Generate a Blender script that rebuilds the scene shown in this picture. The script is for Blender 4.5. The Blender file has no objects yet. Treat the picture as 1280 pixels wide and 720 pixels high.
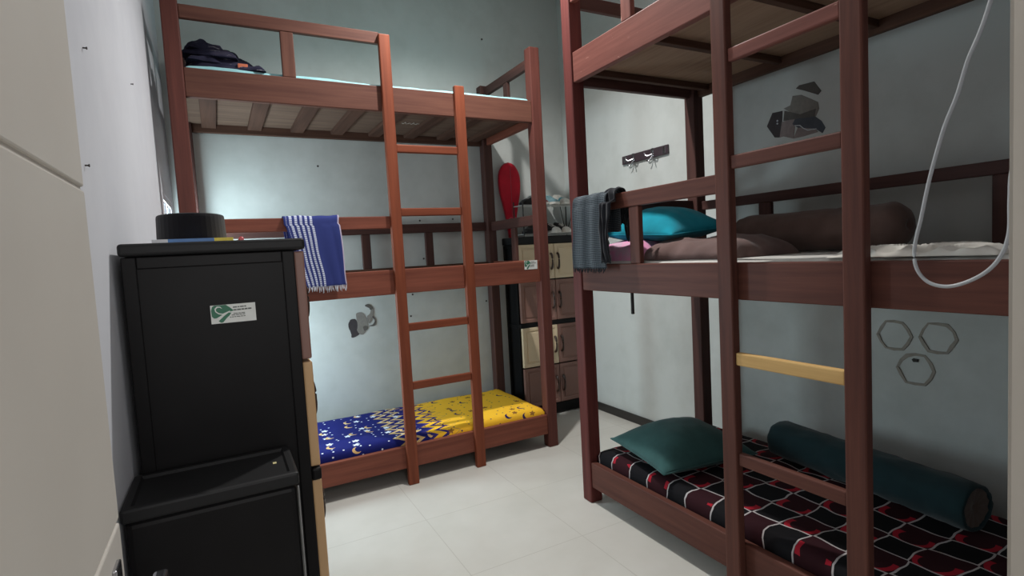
import bpy, bmesh, math, random
from mathutils import Vector, Matrix, noise
random.seed(7)
C = bpy.context.scene
COL = C.collection
PI = math.pi

# ------------------------------------------------------------------ helpers
def lin(r, g, b):
    f = lambda c: (c/255/12.92) if c/255 <= .04045 else ((c/255+.055)/1.055)**2.4
    return (f(r), f(g), f(b), 1)

class NT:
    """small node-tree builder"""
    def __init__(s, name):
        s.m = bpy.data.materials.new(name); s.m.use_nodes = True
        s.t = s.m.node_tree; s.n = s.t.nodes; s.l = s.t.links
        s.b = s.n['Principled BSDF']
    def node(s, typ, **kw):
        x = s.n.new(typ)
        for k, v in kw.items(): setattr(x, k, v)
        return x
    def link(s, a, b): s.l.new(a, b)
    def put(s, sock, v):
        if hasattr(v, 'is_linked') or hasattr(v, 'links'): s.l.new(v, sock)
        else: sock.default_value = v
    def math(s, op, a, b=0.0, c=None):
        x = s.node('ShaderNodeMath', operation=op)
        s.put(x.inputs[0], a); s.put(x.inputs[1], b)
        if c is not None: s.put(x.inputs[2], c)
        return x.outputs[0]
    def vmath(s, op, a, b=(0, 0, 0)):
        x = s.node('ShaderNodeVectorMath', operation=op)
        s.put(x.inputs[0], a); s.put(x.inputs[1], b)
        return x.outputs['Value'] if op in ('LENGTH', 'DOT_PRODUCT', 'DISTANCE') else x.outputs[0]
    def mix(s, f, a, b):
        x = s.node('ShaderNodeMix', data_type='RGBA')
        s.put(x.inputs[0], f); s.put(x.inputs[6], a); s.put(x.inputs[7], b)
        return x.outputs[2]
    def noise(s, vec, scale, detail=3, rough=.5):
        x = s.node('ShaderNodeTexNoise'); s.put(x.inputs['Vector'], vec)
        x.inputs['Scale'].default_value = scale; x.inputs['Detail'].default_value = detail
        x.inputs['Roughness'].default_value = rough
        return x.outputs['Fac']
    def ramp(s, f, stops):
        x = s.node('ShaderNodeValToRGB'); s.put(x.inputs[0], f)
        e = x.color_ramp.elements
        while len(e) < len(stops): e.new(.5)
        for i, (p, c) in enumerate(stops):
            e[i].position = p; e[i].color = c if len(c) == 4 else (*c, 1)
        return x.outputs[0]
    def obj(s): return s.node('ShaderNodeTexCoord').outputs['Object']
    def attr(s, name): return s.node('ShaderNodeAttribute', attribute_name=name).outputs['Vector']
    def sep(s, v):
        x = s.node('ShaderNodeSeparateXYZ'); s.put(x.inputs[0], v); return x.outputs
    def comb(s, a, b, c=0.0):
        x = s.node('ShaderNodeCombineXYZ')
        for i, v in enumerate((a, b, c)): s.put(x.inputs[i], v)
        return x.outputs[0]
    def scale(s, v, sc):
        return s.vmath('MULTIPLY', v, sc)
    def bump(s, h, strength=.2, dist=.002):
        x = s.node('ShaderNodeBump'); s.put(x.inputs['Height'], h)
        x.inputs['Strength'].default_value = strength; x.inputs['Distance'].default_value = dist
        s.l.new(x.outputs[0], s.b.inputs['Normal'])
    def col(s, v): s.put(s.b.inputs['Base Color'], v)
    def done(s, rough=.5, spec=.5, metal=0.0):
        s.b.inputs['Roughness'].default_value = rough
        s.b.inputs['Specular IOR Level'].default_value = spec
        s.b.inputs['Metallic'].default_value = metal
        return s.m

def plain(name, c, rough=.5, spec=.5, metal=0.0, var=.12, scale=40):
    t = NT(name); f = t.noise(t.obj(), scale)
    d = tuple(x*(1-var) for x in c[:3])+(1,); h = tuple(min(1, x*(1+var)) for x in c[:3])+(1,)
    t.col(t.ramp(f, [(.3, d), (.7, h)]))
    return t.done(rough, spec, metal)

def wood(name, c1, c2, rough=.42, wear=None):
    t = NT(name); g = t.attr('grain')
    v = t.scale(g, (2.2, 46, 46))
    f = t.noise(v, 1.0, 5, .6)
    f2 = t.noise(t.scale(g, (1.2, 7, 7)), 1.0, 3)
    k = t.math('ADD', t.math('MULTIPLY', f, .65), t.math('MULTIPLY', f2, .35))
    c = t.ramp(k, [(.32, c2), (.66, c1)])
    if wear:
        w = t.noise(t.scale(g, (9, 30, 30)), 1.0, 4, .7)
        c = t.mix(t.ramp(w, [(.66, (0, 0, 0)), (.72, (1, 1, 1))]), c, wear)
    t.col(c); t.bump(f, .12, .001)
    return t.done(rough+.1, .16)

def fabric(name, c, rough=.9, weave=420, var=.15):
    t = NT(name); o = t.obj()
    f = t.noise(o, 14, 3); fine = t.noise(o, weave, 2)
    d = tuple(x*(1-var) for x in c[:3])+(1,); h = tuple(min(1, x*(1+var)) for x in c[:3])+(1,)
    base = t.ramp(f, [(.3, d), (.7, h)])
    t.col(t.mix(t.math('MULTIPLY', fine, .25), base, d)); t.bump(fine, .3, .001)
    m = t.done(rough, .15); t.b.inputs['Sheen Weight'].default_value = .15
    return m

def link(o, parent=None):
    COL.objects.link(o)
    if parent is not None: o.parent = parent
    return o
def obj(name, bm, mat, parent=None, loc=None, rot=None, smooth=False, grain=None):
    me = bpy.data.meshes.new(name)
    bm.normal_update()
    bm.to_mesh(me); bm.free()
    if smooth:
        for p in me.polygons: p.use_smooth = True
    if grain is not None:
        a = me.attributes.new('grain', 'FLOAT_VECTOR', 'POINT')
        off = (random.uniform(0, 50), random.uniform(0, 9), random.uniform(0, 9))
        for i, v in enumerate(me.vertices):
            c = [v.co[k] for k in grain]
            a.data[i].vector = (c[0]+off[0], c[1]+off[1], c[2]+off[2])
    for m in (mat if isinstance(mat, (list, tuple)) else [mat]): me.materials.append(m)
    o = bpy.data.objects.new(name, me); link(o, parent)
    if loc: o.location = loc
    if rot: o.rotation_euler = rot
    return o
def tag(o, label, cat, group=None):
    o['label'] = label; o['category'] = cat
    if group: o['group'] = group
    return o
def thing(name, label, cat, loc=(0, 0, 0), rotz=0, group=None):
    o = bpy.data.objects.new(name, None); link(o)
    o.empty_display_size = .05
    o.location = loc; o.rotation_euler = (0, 0, rotz)
    return tag(o, label, cat, group)
def struct(o): o['kind'] = 'structure'; return o

def add_box(bm, lo, hi, bev=0.0, seg=2, mat=0):
    lo = Vector(lo); hi = Vector(hi)
    r = bmesh.ops.create_cube(bm, size=1)
    vs = r['verts']; c = (lo+hi)/2; d = hi-lo
    for v in vs: v.co = Vector((v.co.x*d.x+c.x, v.co.y*d.y+c.y, v.co.z*d.z+c.z))
    fs = set(f for v in vs for f in v.link_faces)
    for f in fs: f.material_index = mat
    if bev:
        es = list(set(e for v in vs for e in v.link_edges))
        bmesh.ops.bevel(bm, geom=es, offset=min(bev, min(d)*.45), segments=seg, affect='EDGES', profile=.5)
def bx(lo, hi, bev=0.0, seg=2):
    bm = bmesh.new(); add_box(bm, lo, hi, bev, seg); return bm
def beam(name, lo, hi, mat, parent, bev=.004):
    d = [hi[i]-lo[i] for i in range(3)]; ax = d.index(max(d))
    order = [ax]+[i for i in range(3) if i != ax]
    return obj(name, bx(lo, hi, bev), mat, parent, grain=order)
def add_tube(bm, pts, r, n=8, cap=True):
    pts = [Vector(p) for p in pts]; rings = []
    up = Vector((0, 0, 1))
    for i, p in enumerate(pts):
        t = (pts[min(i+1, len(pts)-1)]-pts[max(i-1, 0)]).normalized()
        a = t.cross(up)
        if a.length < .05: a = t.cross(Vector((0, 1, 0)))
        a.normalize(); b = t.cross(a).normalized()
        rr = r[i] if isinstance(r, (list, tuple)) else r
        rings.append([bm.verts.new(p+a*rr*math.cos(2*PI*k/n)+b*rr*math.sin(2*PI*k/n)) for k in range(n)])
    for i in range(len(rings)-1):
        for k in range(n):
            bm.faces.new((rings[i][k], rings[i][(k+1) % n], rings[i+1][(k+1) % n], rings[i+1][k]))
    if cap:
        bm.faces.new(rings[0][::-1]); bm.faces.new(rings[-1])
def tube(pts, r, n=8):
    bm = bmesh.new(); add_tube(bm, pts, r, n); return bm
def add_prism(bm, pts, frame, h, mat=0):
    """polygon pts (a,b) in frame (origin, ea, eb), extruded by h along ea x eb"""
    o, ea, eb = [Vector(v) for v in frame]; n = ea.cross(eb).normalized()
    A = [bm.verts.new(o+ea*p[0]+eb*p[1]) for p in pts]
    B = [bm.verts.new(v.co+n*h) for v in A]
    fs = [bm.faces.new(B), bm.faces.new(A[::-1])]
    k = len(pts)
    for i in range(k): fs.append(bm.faces.new((A[i], A[(i+1) % k], B[(i+1) % k], B[i])))
    for f in fs: f.material_index = mat
def smoothpath(pts, n=8):
    pts = [Vector(p) for p in pts]; out = []
    for i in range(len(pts)-1):
        p0 = pts[max(i-1, 0)]; p1 = pts[i]; p2 = pts[i+1]; p3 = pts[min(i+2, len(pts)-1)]
        for k in range(n):
            t = k/n
            out.append(.5*((2*p1)+(p2-p0)*t+(2*p0-5*p1+4*p2-p3)*t*t+(3*p1-p0-3*p2+p3)*t**3))
    out.append(pts[-1]); return out
def grid_mesh(nu, nv, fn, thick=0.0, uvname=None):
    """fn(u,v)->Vector, u,v in 0..1; optional thickness along normals"""
    bm = bmesh.new()
    V = [[bm.verts.new(fn(i/nu, j/nv)) for j in range(nv+1)] for i in range(nu+1)]
    for i in range(nu):
        for j in range(nv): bm.faces.new((V[i][j], V[i+1][j], V[i+1][j+1], V[i][j+1]))
    if thick:
        bm.normal_update()
        bmesh.ops.solidify(bm, geom=bm.faces[:], thickness=thick)
    return bm
def nz(x, y=0, z=0): return noise.noise(Vector((x, y, z)))

# ------------------------------------------------------------------ materials
def wall_mat(name, c, blot):
    t = NT(name); o = t.obj()
    f = t.noise(o, 1.3, 4, .55); f2 = t.noise(o, 9, 4, .6); fine = t.noise(o, 160, 2)
    k = t.math('ADD', t.math('MULTIPLY', f, .7), t.math('MULTIPLY', f2, .3))
    t.col(t.ramp(k, [(.34, blot), (.56, c)])); t.bump(fine, .08, .001)
    return t.done(.75, .25)
M_wall = wall_mat('painted_plaster', lin(196, 200, 197), lin(180, 184, 180))
M_wall_left = wall_mat('white_plaster', lin(212, 214, 220), lin(203, 205, 212))
M_ceil = wall_mat('ceiling_paint', lin(196, 197, 194), lin(188, 188, 186))

def floor_mat():
    t = NT('cream_floor_tiles'); o = t.obj(); x, y, z = t.sep(o)
    P = .54
    def line(v, off):
        m = t.math('FRACT', t.math('DIVIDE', t.math('ADD', v, 20*P-off), P))
        d = t.math('MINIMUM', m, t.math('SUBTRACT', 1.0, m))
        return t.math('LESS_THAN', d, .0035)
    g = t.math('MAXIMUM', line(x, .93), line(y, -.45))
    f = t.noise(o, 2.2, 4, .6)
    c = t.ramp(f, [(.3, lin(203, 201, 193)), (.7, lin(214, 212, 205))])
    t.col(t.mix(g, c, lin(194, 191, 183)))
    return t.done(.22, .45)
M_floor = floor_mat()
M_base = plain('dark_baseboard_tile', lin(44, 42, 40), .4)
M_door = plain('beige_door_leaf', lin(204, 199, 191), .55, .3, var=.03, scale=3)
M_frame = plain('beige_door_frame', lin(176, 170, 160), .55, .3, var=.03, scale=5)
M_chrome = plain('brushed_chrome', lin(190, 190, 195), .22, .5, 1.0, var=.05)
M_dark_metal = plain('dark_metal', lin(50, 48, 46), .4, .5, .6)

W_bedL = wood('red_brown_bed_wood', lin(136, 80, 64), lin(100, 56, 45))
W_topL = wood('dimmed_brown_top_wood', lin(108, 72, 60), lin(80, 50, 43))  # bed wood darkened to offset the lamp's strong light on the top tier
W_ladL = wood('orange_brown_ladder_wood', lin(134, 72, 50), lin(104, 54, 38))
W_postL = wood('wine_brown_post_wood', lin(104, 60, 53), lin(76, 44, 39))
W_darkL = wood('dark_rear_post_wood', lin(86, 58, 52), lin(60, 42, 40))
W_bedR = wood('dark_brown_bed_wood', lin(106, 66, 56), lin(76, 46, 40))
W_postR = wood('dark_wine_post_wood', lin(110, 58, 54), lin(78, 40, 38))
W_topR = wood('worn_reddish_beam_wood', lin(134, 84, 74), lin(100, 58, 52), wear=lin(190, 150, 135))
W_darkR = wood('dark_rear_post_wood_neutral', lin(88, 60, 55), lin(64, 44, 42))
W_raw = wood('pale_bare_wood', lin(218, 180, 120), lin(188, 148, 94), .6)
W_ply = wood('plywood_underside', lin(118, 96, 82), lin(88, 70, 60), .7)
W_plyR = wood('bare_plywood_underside', lin(168, 138, 116), lin(140, 112, 92), .7)
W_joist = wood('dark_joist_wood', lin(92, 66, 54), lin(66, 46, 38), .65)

M_black = plain('black_plastic', lin(20, 19, 20), .45, .14, var=.1, scale=12)
M_black_side = plain('charcoal_plastic', lin(30, 30, 31), .5, .2, var=.1, scale=8)
def pdoor(name, c):
    t = NT(name); o = t.obj()
    w = t.node('ShaderNodeTexVoronoi'); t.link(o, w.inputs['Vector']); w.inputs['Scale'].default_value = 130
    f = t.noise(o, 6)
    d = tuple(x*.9 for x in c[:3])+(1,)
    t.col(t.mix(f, d, c)); t.bump(w.outputs['Distance'], .12, .001)
    return t.done(.45, .35)
M_cream = pdoor('cream_plastic_door', lin(214, 195, 164))
M_brown = pdoor('brown_plastic_door', lin(134, 100, 90))
M_tan = pdoor('tan_plastic_door', lin(196, 160, 118))
M_handle = plain('dark_handle', lin(58, 40, 32), .35)

# ------------------------------------------------------------------ the room
X0, X1, Y0, Y1, ZC = -.07, 2.69, -2.72, .82, 3.3
struct(obj('floor', bx((X0-.1, -4.6, -.1), (X1+.1, Y1+.1, 0)), M_floor))
struct(obj('ceiling', bx((X0-.1, -4.6, ZC), (X1+.1, Y1+.1, ZC+.1)), M_ceil))
struct(obj('wall_back', bx((X0-.1, Y1, 0), (X1+.1, Y1+.1, ZC)), M_wall))
struct(obj('wall_right', bx((X1, -4.6, 0), (X1+.1, Y1, ZC)), M_wall))
# left wall with a window hole behind the bunk
WY0, WY1, WZ0, WZ1 = .20, .74, .55, 1.66
bm = bmesh.new()
add_box(bm, (X0-.1, -4.6, 0), (X0, WY0, ZC)); add_box(bm, (X0-.1, WY1, 0), (X0, Y1, ZC))
add_box(bm, (X0-.1, WY0, 0), (X0, WY1, WZ0)); add_box(bm, (X0-.1, WY0, WZ1), (X0, WY1, ZC))
struct(obj('wall_left', bm, M_wall_left))
# front wall with the doorway the picture is taken through
DX0, DX1, DH = -.055, .765, 2.15
bm = bmesh.new()
add_box(bm, (DX1+.05, Y0-.12, 0), (X1, Y0, ZC)); add_box(bm, (X0, Y0-.12, DH+.05), (DX1+.05, Y0, ZC))
struct(obj('wall_front', bm, M_wall_left))
bm = bmesh.new()
add_box(bm, (DX1, Y0-.13, 0), (DX1+.05, Y0+.004, DH+.05), .004)
add_box(bm, (X0+.002, Y0-.13, DH), (DX1, Y0+.004, DH+.05), .004)
fr = struct(obj('trim_1', bm, M_frame))
obj('strike_plate', bx((DX1-.002, Y0-.03, .66), (DX1+.001, Y0-.004, .72), .001), M_dark_metal, fr)
bm = bmesh.new()
add_box(bm, (X1-.012, Y0+.01, 0), (X1-.0005, Y1-.013, .062), .003)
struct(obj('baseboard_right', bm, M_base))
struct(obj('baseboard_back', bx((X0+.001, Y1-.012, 0), (X1-.001, Y1-.0005, .062), .003), M_base))
# window: frame, bars and a bright frosted pane
M_pane = NT('frosted_daylight_pane'); M_pane.col((.8, .88, .9, 1))
M_pane.b.inputs['Emission Color'].default_value = (.72, .9, 1, 1); M_pane.b.inputs['Emission Strength'].default_value = .5
M_pane = M_pane.done(.4)
bm = bmesh.new()
for y0, y1, z0, z1 in ((WY0, WY0+.035, WZ0, WZ1), (WY1-.035, WY1, WZ0, WZ1), (WY0+.035, WY1-.035, WZ0, WZ0+.035), (WY0+.035, WY1-.035, WZ1-.035, WZ1), (.425, .445, WZ0+.035, WZ1-.035)):
    add_box(bm, (X0-.07, y0, z0), (X0-.002, y1, z1), .003)
win = struct(obj('window_1', bm, M_wall_left))
p = obj('pane', bx((X0-.016, WY0+.03, WZ0+.03), (X0-.012, WY1-.03, WZ1-.03)), M_pane, win)

# the door leaf, open against the left wall, > groove panels, handle
def door():
    bm = bmesh.new()
    zs = [0.012, .45, .888, 1.405, 1.86, 2.13]
    for a, b in zip(zs, zs[1:]): add_box(bm, (-.060, -2.71, a+.003), (-.022, -1.90, b-.003), .003)
    add_box(bm, (-.058, -2.708, .014), (-.026, -1.902, 2.128))
    d = struct(obj('door_1', bm, M_door))
    bm = bmesh.new()
    add_box(bm, (-.0225, -1.99, .66), (-.016, -1.95, .848), .002)
    add_tube(bm, [(-.018, -1.968, .775), (.022, -1.940, .775)], .009, 12)
    add_box(bm, (.014, -2.07, .768), (.036, -1.895, .790), .006, 3)
    obj('door_handle', bm, M_chrome, d)
    return d
door()

# ------------------------------------------------------------------ bunk beds
def make_bunk(label, loc, rotz, p, mats, ply):
    root = thing('bunk_bed', label, 'bunk bed', loc, rotz)
    Wb, Wp, Wl, Wtop, Wrear = mats
    L, Wd, pw, uA, uB, sw = p['L'], p['W'], .07, p['uA'], p['uB'], .06
    F = .008
    H = 2.515
    for u in (0, L-pw):
        beam('post', (u, 0, 0), (u+pw, .07, H+(.02 if u else 0)), Wp, root, .006)
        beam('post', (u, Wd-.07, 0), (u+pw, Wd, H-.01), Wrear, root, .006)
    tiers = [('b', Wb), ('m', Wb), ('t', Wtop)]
    for k, wm in tiers:
        z0, z1 = p[k]
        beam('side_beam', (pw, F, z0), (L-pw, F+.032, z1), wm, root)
        beam('side_beam', (pw, Wd-.04, z0), (L-pw, Wd-F, z1+(p['leak_block'] if k == 't' else 0)), W_joist, root)  # unseen height added at the top tier to stop light leaking down the wall
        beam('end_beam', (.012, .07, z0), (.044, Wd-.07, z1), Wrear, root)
        beam('end_beam', (L-.044, .07, z0), (L-.012, Wd-.07, z1), Wb, root)
        zb = z0+.048
        obj('bed_board', bx((.046, F+.034, zb), (L-.046, Wd-.042, zb+.012)), ply, root, grain=(0, 1, 2))
        for i in range(p['nj']):
            u = .12+(L-.30)*i/(p['nj']-1)
            w = p['jw']
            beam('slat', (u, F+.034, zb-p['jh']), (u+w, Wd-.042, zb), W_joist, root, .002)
    # guard rails: front left section, rear of the middle tier, both ends
    def rail(lo, hi, mt): beam('guard_rail', lo, hi, mt, root)
    for k, base in (('r', p['m'][1]), ('s', p['t'][1])):
        z0, z1 = p[k]
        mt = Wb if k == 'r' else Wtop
        rail((pw, F, z0), (uA+.01, F+.028, z1), mt)
        beam('rail_post', (p['rp'], F+.002, base), (p['rp']+.062, F+.026, z0), mt, root)
        for u in (.014, L-.042):
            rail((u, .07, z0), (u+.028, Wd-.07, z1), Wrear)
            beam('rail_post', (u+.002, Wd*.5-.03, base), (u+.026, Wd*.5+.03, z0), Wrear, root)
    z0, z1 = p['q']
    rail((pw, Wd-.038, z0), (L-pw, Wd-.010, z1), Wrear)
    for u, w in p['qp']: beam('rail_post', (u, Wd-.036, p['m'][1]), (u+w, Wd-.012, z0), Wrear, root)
    # ladder
    for u, top in ((uA, p['sT']), (uB, p['t'][1]+p['sB'])):
        beam('ladder_stile', (u, -.026, 0.0), (u+sw, F-.001, top), Wl, root, .005)
    for z, mt in p['rungs']:
        beam('ladder_rung', (uA+sw, -.018, z-.022), (uB, .006, z+.022), mt, root, .005)
    return root
pL = dict(leak_block=0, L=2.0, W=.786, uA=.983, uB=1.403, b=(.088, .213), m=(1.077, 1.213), t=(2.072, 2.206),
          r=(1.44, 1.507), s=(2.428, 2.49), q=(1.445, 1.508), sT=2.472, sB=.035, rp=.497, nj=8, jw=.075, jh=.024,
          qp=((1.0, .058), (1.448, .058)), rungs=[(1.872, W_ladL), (1.526, W_ladL), (.888, W_ladL), (.556, W_ladL)])
pR = dict(leak_block=.14, L=2.0, W=.865, uA=.918, uB=1.347, b=(.081, .208), m=(1.070, 1.197), t=(2.06, 2.20),
          r=(1.439, 1.505), s=(2.428, 2.49), q=(1.448, 1.496), sT=2.51, sB=.28, rp=.425, nj=5, jw=.03, jh=.03,
          qp=((.43, .068), (1.355, .10)), rungs=[(1.878, W_topR), (1.532, W_bedR), (.870, W_raw), (.52, W_bedR)])
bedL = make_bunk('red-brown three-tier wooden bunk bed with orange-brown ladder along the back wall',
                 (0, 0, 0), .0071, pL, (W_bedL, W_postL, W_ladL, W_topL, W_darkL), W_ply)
bedR = make_bunk('dark brown three-tier wooden bunk bed with one pale bare-wood rung, along the right wall',
                 (1.687, -.696, 0), -PI/2-.0034, pR, (W_bedR, W_postR, W_bedR, W_topR, W_darkR), W_plyR)
for o in bedR.children:
    if o.data.materials[0] is W_raw: o['label'] = 'pale bare-wood rung'
# chalk scrawl on the underside of the left top bed
bm = bmesh.new()
for k in range(3):
    x = 1.22+.055*k
    add_tube(bm, smoothpath([(x, .40, 2.1175), (x+.012, .43, 2.1175), (x+.02, .39, 2.1175), (x+.034, .425, 2.1175), (x+.05, .40, 2.1175)], 4), .0018, 5)
obj('chalk_mark', bm, plain('chalk', lin(170, 160, 150), .9), bedL)
# strap hanging under the right middle bed
bm = bx((.19, .20, .942), (.2, .214, 1.10), .001)
obj('hanging_strap', bm, plain('grey_strap', lin(62, 62, 64), .8), bedR)

# ------------------------------------------------------------------ sticker with green logo
M_stick = plain('white_sticker', lin(214, 216, 212), .5, .3, var=.03)
M_green = plain('sticker_green', lin(58, 112, 88), .5, .3, var=.05)
M_ink = plain('sticker_ink', lin(96, 100, 96), .6, .2)
def sticker(origin, ea, eb, w, h, parent):
    o = Vector(origin); ea = Vector(ea); eb = Vector(eb); n = ea.cross(eb)
    bm = bmesh.new(); add_prism(bm, [(0, 0), (w, 0), (w, h), (0, h)], (o, ea, eb), .0008)
    s = obj('sticker', bm, M_stick, parent); s['label'] = 'white sticker with green logo'
    N = lambda pts: [((x-180)/930*w, (580-y)/400*h) for x, y in pts]
    fr = (o+n*.0008, ea, eb)
    bm = bmesh.new()
    add_prism(bm, N([(200, 420), (190, 290), (215, 215), (260, 185), (500, 185), (575, 245), (655, 322), (600, 335), (480, 350), (400, 405), (290, 462), (240, 462)][::-1]), fr, .0005)
    add_prism(bm, N([(325, 528), (380, 568), (420, 560), (500, 470), (560, 420), (600, 362), (540, 358), (440, 430)]), fr, .0005)
    obj('logo', bm, M_green, s)
    # white swirl over the green shape
    path = [(415, 262), (375, 225), (320, 222), (275, 262), (285, 318), (340, 365), (420, 385), (500, 360), (575, 322)]
    wd = [4, 22, 30, 28, 22, 22, 26, 26, 10]
    L_, R_ = [], []
    for i, (x, y) in enumerate(path):
        a = path[max(i-1, 0)]; b = path[min(i+1, len(path)-1)]
        d = Vector((b[0]-a[0], b[1]-a[1])).normalized(); q = Vector((-d.y, d.x))*wd[i]/2
        L_.append((x+q.x, y+q.y)); R_.append((x-q.x, y-q.y))
    bm = bmesh.new(); f2 = (o+n*.0013, ea, eb)
    for i in range(len(path)-1):
        quad = N([L_[i], L_[i+1], R_[i+1], R_[i]]); add_prism(bm, quad, f2, .0004)
    obj('logo_swirl', bm, M_stick, s)
    bm = bmesh.new()
    rows = [(640, 915, 250, 26), (650, 1030, 310, 30), (640, 880, 388, 16), (600, 880, 420, 16), (560, 900, 462, 16)]
    for x0, x1, y, t in rows:
        x = x0
        while x < x1-20:
            x2 = min(x+random.uniform(30, 90), x1)
            y_ = y-(x-x0)*.02
            add_prism(bm, N([(x, y_+t/2), (x2, y_+t/2), (x2, y_-t/2), (x, y_-t/2)]), fr, .0005); x = x2+12
    obj('print', bm, M_ink, s)
    return s
sticker((1.818, .0075, 1.160), (1, 0, 0), (0, 0, 1), .094, .056, bedL)

# ------------------------------------------------------------------ plastic cabinets
def make_cabinet(label, cat, loc, rotz, w, d, rows, div, top, cols, handle_split, group=None):
    """local: front faces -y, x along the width, origin at front-left-bottom of the body"""
    r = thing('plastic_cabinet', label, cat, loc, rotz, group)
    z_lo, z_hi = top
    bm = bmesh.new()
    add_box(bm, (0, 0, .02), (w, d, z_lo), .012, 3)
    for s in (0, 1):                       # recessed-looking side frames
        x = -.006 if s == 0 else w+.0
        add_box(bm, (x, .0, .03), (x+.006, .03, z_lo-.002), .003); add_box(bm, (x, d-.03, .03), (x+.006, d, z_lo-.002), .003)
        for z in (div-.02, z_lo-.03, .03): add_box(bm, (x, .03, z), (x+.006, d-.03, z+.028), .003)
    for x in (.03, w-.07):
        for y in (.03, d-.07): add_box(bm, (x, y, 0), (x+.04, y+.04, .03), .004)
    obj('body', bm, M_black, r)
    obj('top_panel', bx((-.012, -.028, z_lo), (w+.012, d+.004, z_hi), .008, 3), M_black_side, r)
    obj('divider', bx((-.004, -.026, div-.017), (w+.004, -.0005, div+.017), .006), M_black, r)
    obj('plinth', bx((.004, -.022, .012), (w-.004, -.0005, .085), .006), M_black, r)
    for i, (z0, z1) in enumerate(rows):
        for j in range(2):
            x0 = .008 if j == 0 else handle_split+.002; x1 = handle_split-.002 if j == 0 else w-.008
            bm = bx((x0, -.026, z0), (x1, -.0008, z1), .004)
            # framed recess on the face
            f = min(bm.faces, key=lambda f: f.calc_center_median().y-f.calc_area())
            bmesh.ops.inset_region(bm, faces=[f], thickness=.026)
            q = bmesh.ops.inset_region(bm, faces=[f], thickness=.008, depth=-.006)
            bmesh.ops.inset_region(bm, faces=[f], thickness=.012)
            bmesh.ops.inset_region(bm, faces=[f], thickness=.006, depth=.004)
            dr = obj('door', bm, cols[i][j], r)
            hx = x1-.028 if j == 0 else x0+.028; zm = (z0+z1)/2
            h = [(hx, -.026, zm+.058), (hx, -.040, zm+.048), (hx, -.047, zm+.02), (hx, -.047, zm-.02), (hx, -.040, zm-.048), (hx, -.026, zm-.058)]
            hb = tube(smoothpath(h, 4), [.0062+.0035*abs(math.cos(PI*k/20)) for k in range(21)], 8)
            obj('handle', hb, M_handle, dr, smooth=True)
    return r
locker = make_cabinet('tall plastic cabinet with cream and brown doors in the far right corner', 'cabinet', (2.085, .615, 0), 0, .585, .19,
    [(.09, .388), (.398, .698), (.736, 1.046), (1.056, 1.322)], .717, (1.327, 1.382),
    [(M_brown, M_brown), (M_cream, M_brown), (M_brown, M_brown), (M_cream, M_cream)], .32)
near = make_cabinet('tall black plastic cabinet with brown and tan doors by the left wall', 'cabinet', (.322, -1.40, 0), PI/2, .44, .375,
    [(.09, .384), (.394, .684), (.722, 1.010), (1.018, 1.308)], .703, (1.312, 1.342),
    [(M_brown, M_brown), (M_tan, M_tan), (M_tan, M_tan), (M_brown, M_brown)], .22)
# local -x side of the near cabinet faces the camera: sticker there
sticker((-.0015, .203, 1.137), (0, -1, 0), (0, 0, 1), .101, .046, near)

# low black box cabinet in front of it
lb = thing('low_cabinet', 'low black plastic cabinet standing against the near side of the tall one', 'cabinet', (-.062, -1.63, 0))
bm = bx((0, 0, .02), (.327, .205, .775), .014, 3)
for x in (.02, .27):
    for y in (.02, .15): add_box(bm, (x, y, 0), (x+.035, y+.035, .025), .003)
obj('body', bm, M_black, lb)
bm = bx((-.004, -.006, .775), (.331, .207, .805), .006)
f = max(bm.faces, key=lambda f: f.calc_center_median().z*10+f.calc_area())
bmesh.ops.inset_region(bm, faces=[f], thickness=.016); bmesh.ops.inset_region(bm, faces=[f], thickness=.006, depth=-.006)
obj('lid', bm, M_black_side, lb)
obj('corner_highlight', bx((.3265, .0, .05), (.330, .007, .77), .001), plain('grey_edge', lin(120, 120, 120), .4), lb)  # pale strip painted as the highlight along the front corner edge
obj('paint_chip', bx((.285, .10, .7988), (.293, .112, .7996)), plain('cream_chip', lin(190, 180, 130), .7), lb)

# ------------------------------------------------------------------ things on the near cabinet
bk = thing('book', 'thin blue and yellow book lying under the black cap on the tall black cabinet', 'book', (.005, -1.33, 1.3425))
obj('pages', bx((.004, .004, .002), (.176, .236, .009)), plain('paper_pages', lin(222, 222, 216), .8), bk)
M_bl = plain('blue_cover', lin(74, 120, 176), .5); M_ye = plain('yellow_cover', lin(222, 200, 60), .5); M_wh = plain('white_cover', lin(206, 208, 212), .5)
bm = bmesh.new(); mats = [M_wh, M_bl, M_ye]
for (a, b, k) in ((0, .034, 0), (.034, .136, 1), (.136, .18, 2)):
    add_box(bm, (a, 0, 0), (b, .24, .0018), mat=k); add_box(bm, (a, 0, .0092), (b, .24, .011), mat=k); add_box(bm, (a, 0, .0018), (b, .0022, .0092), mat=k)
obj('cover', bm, mats, bk)

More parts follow.
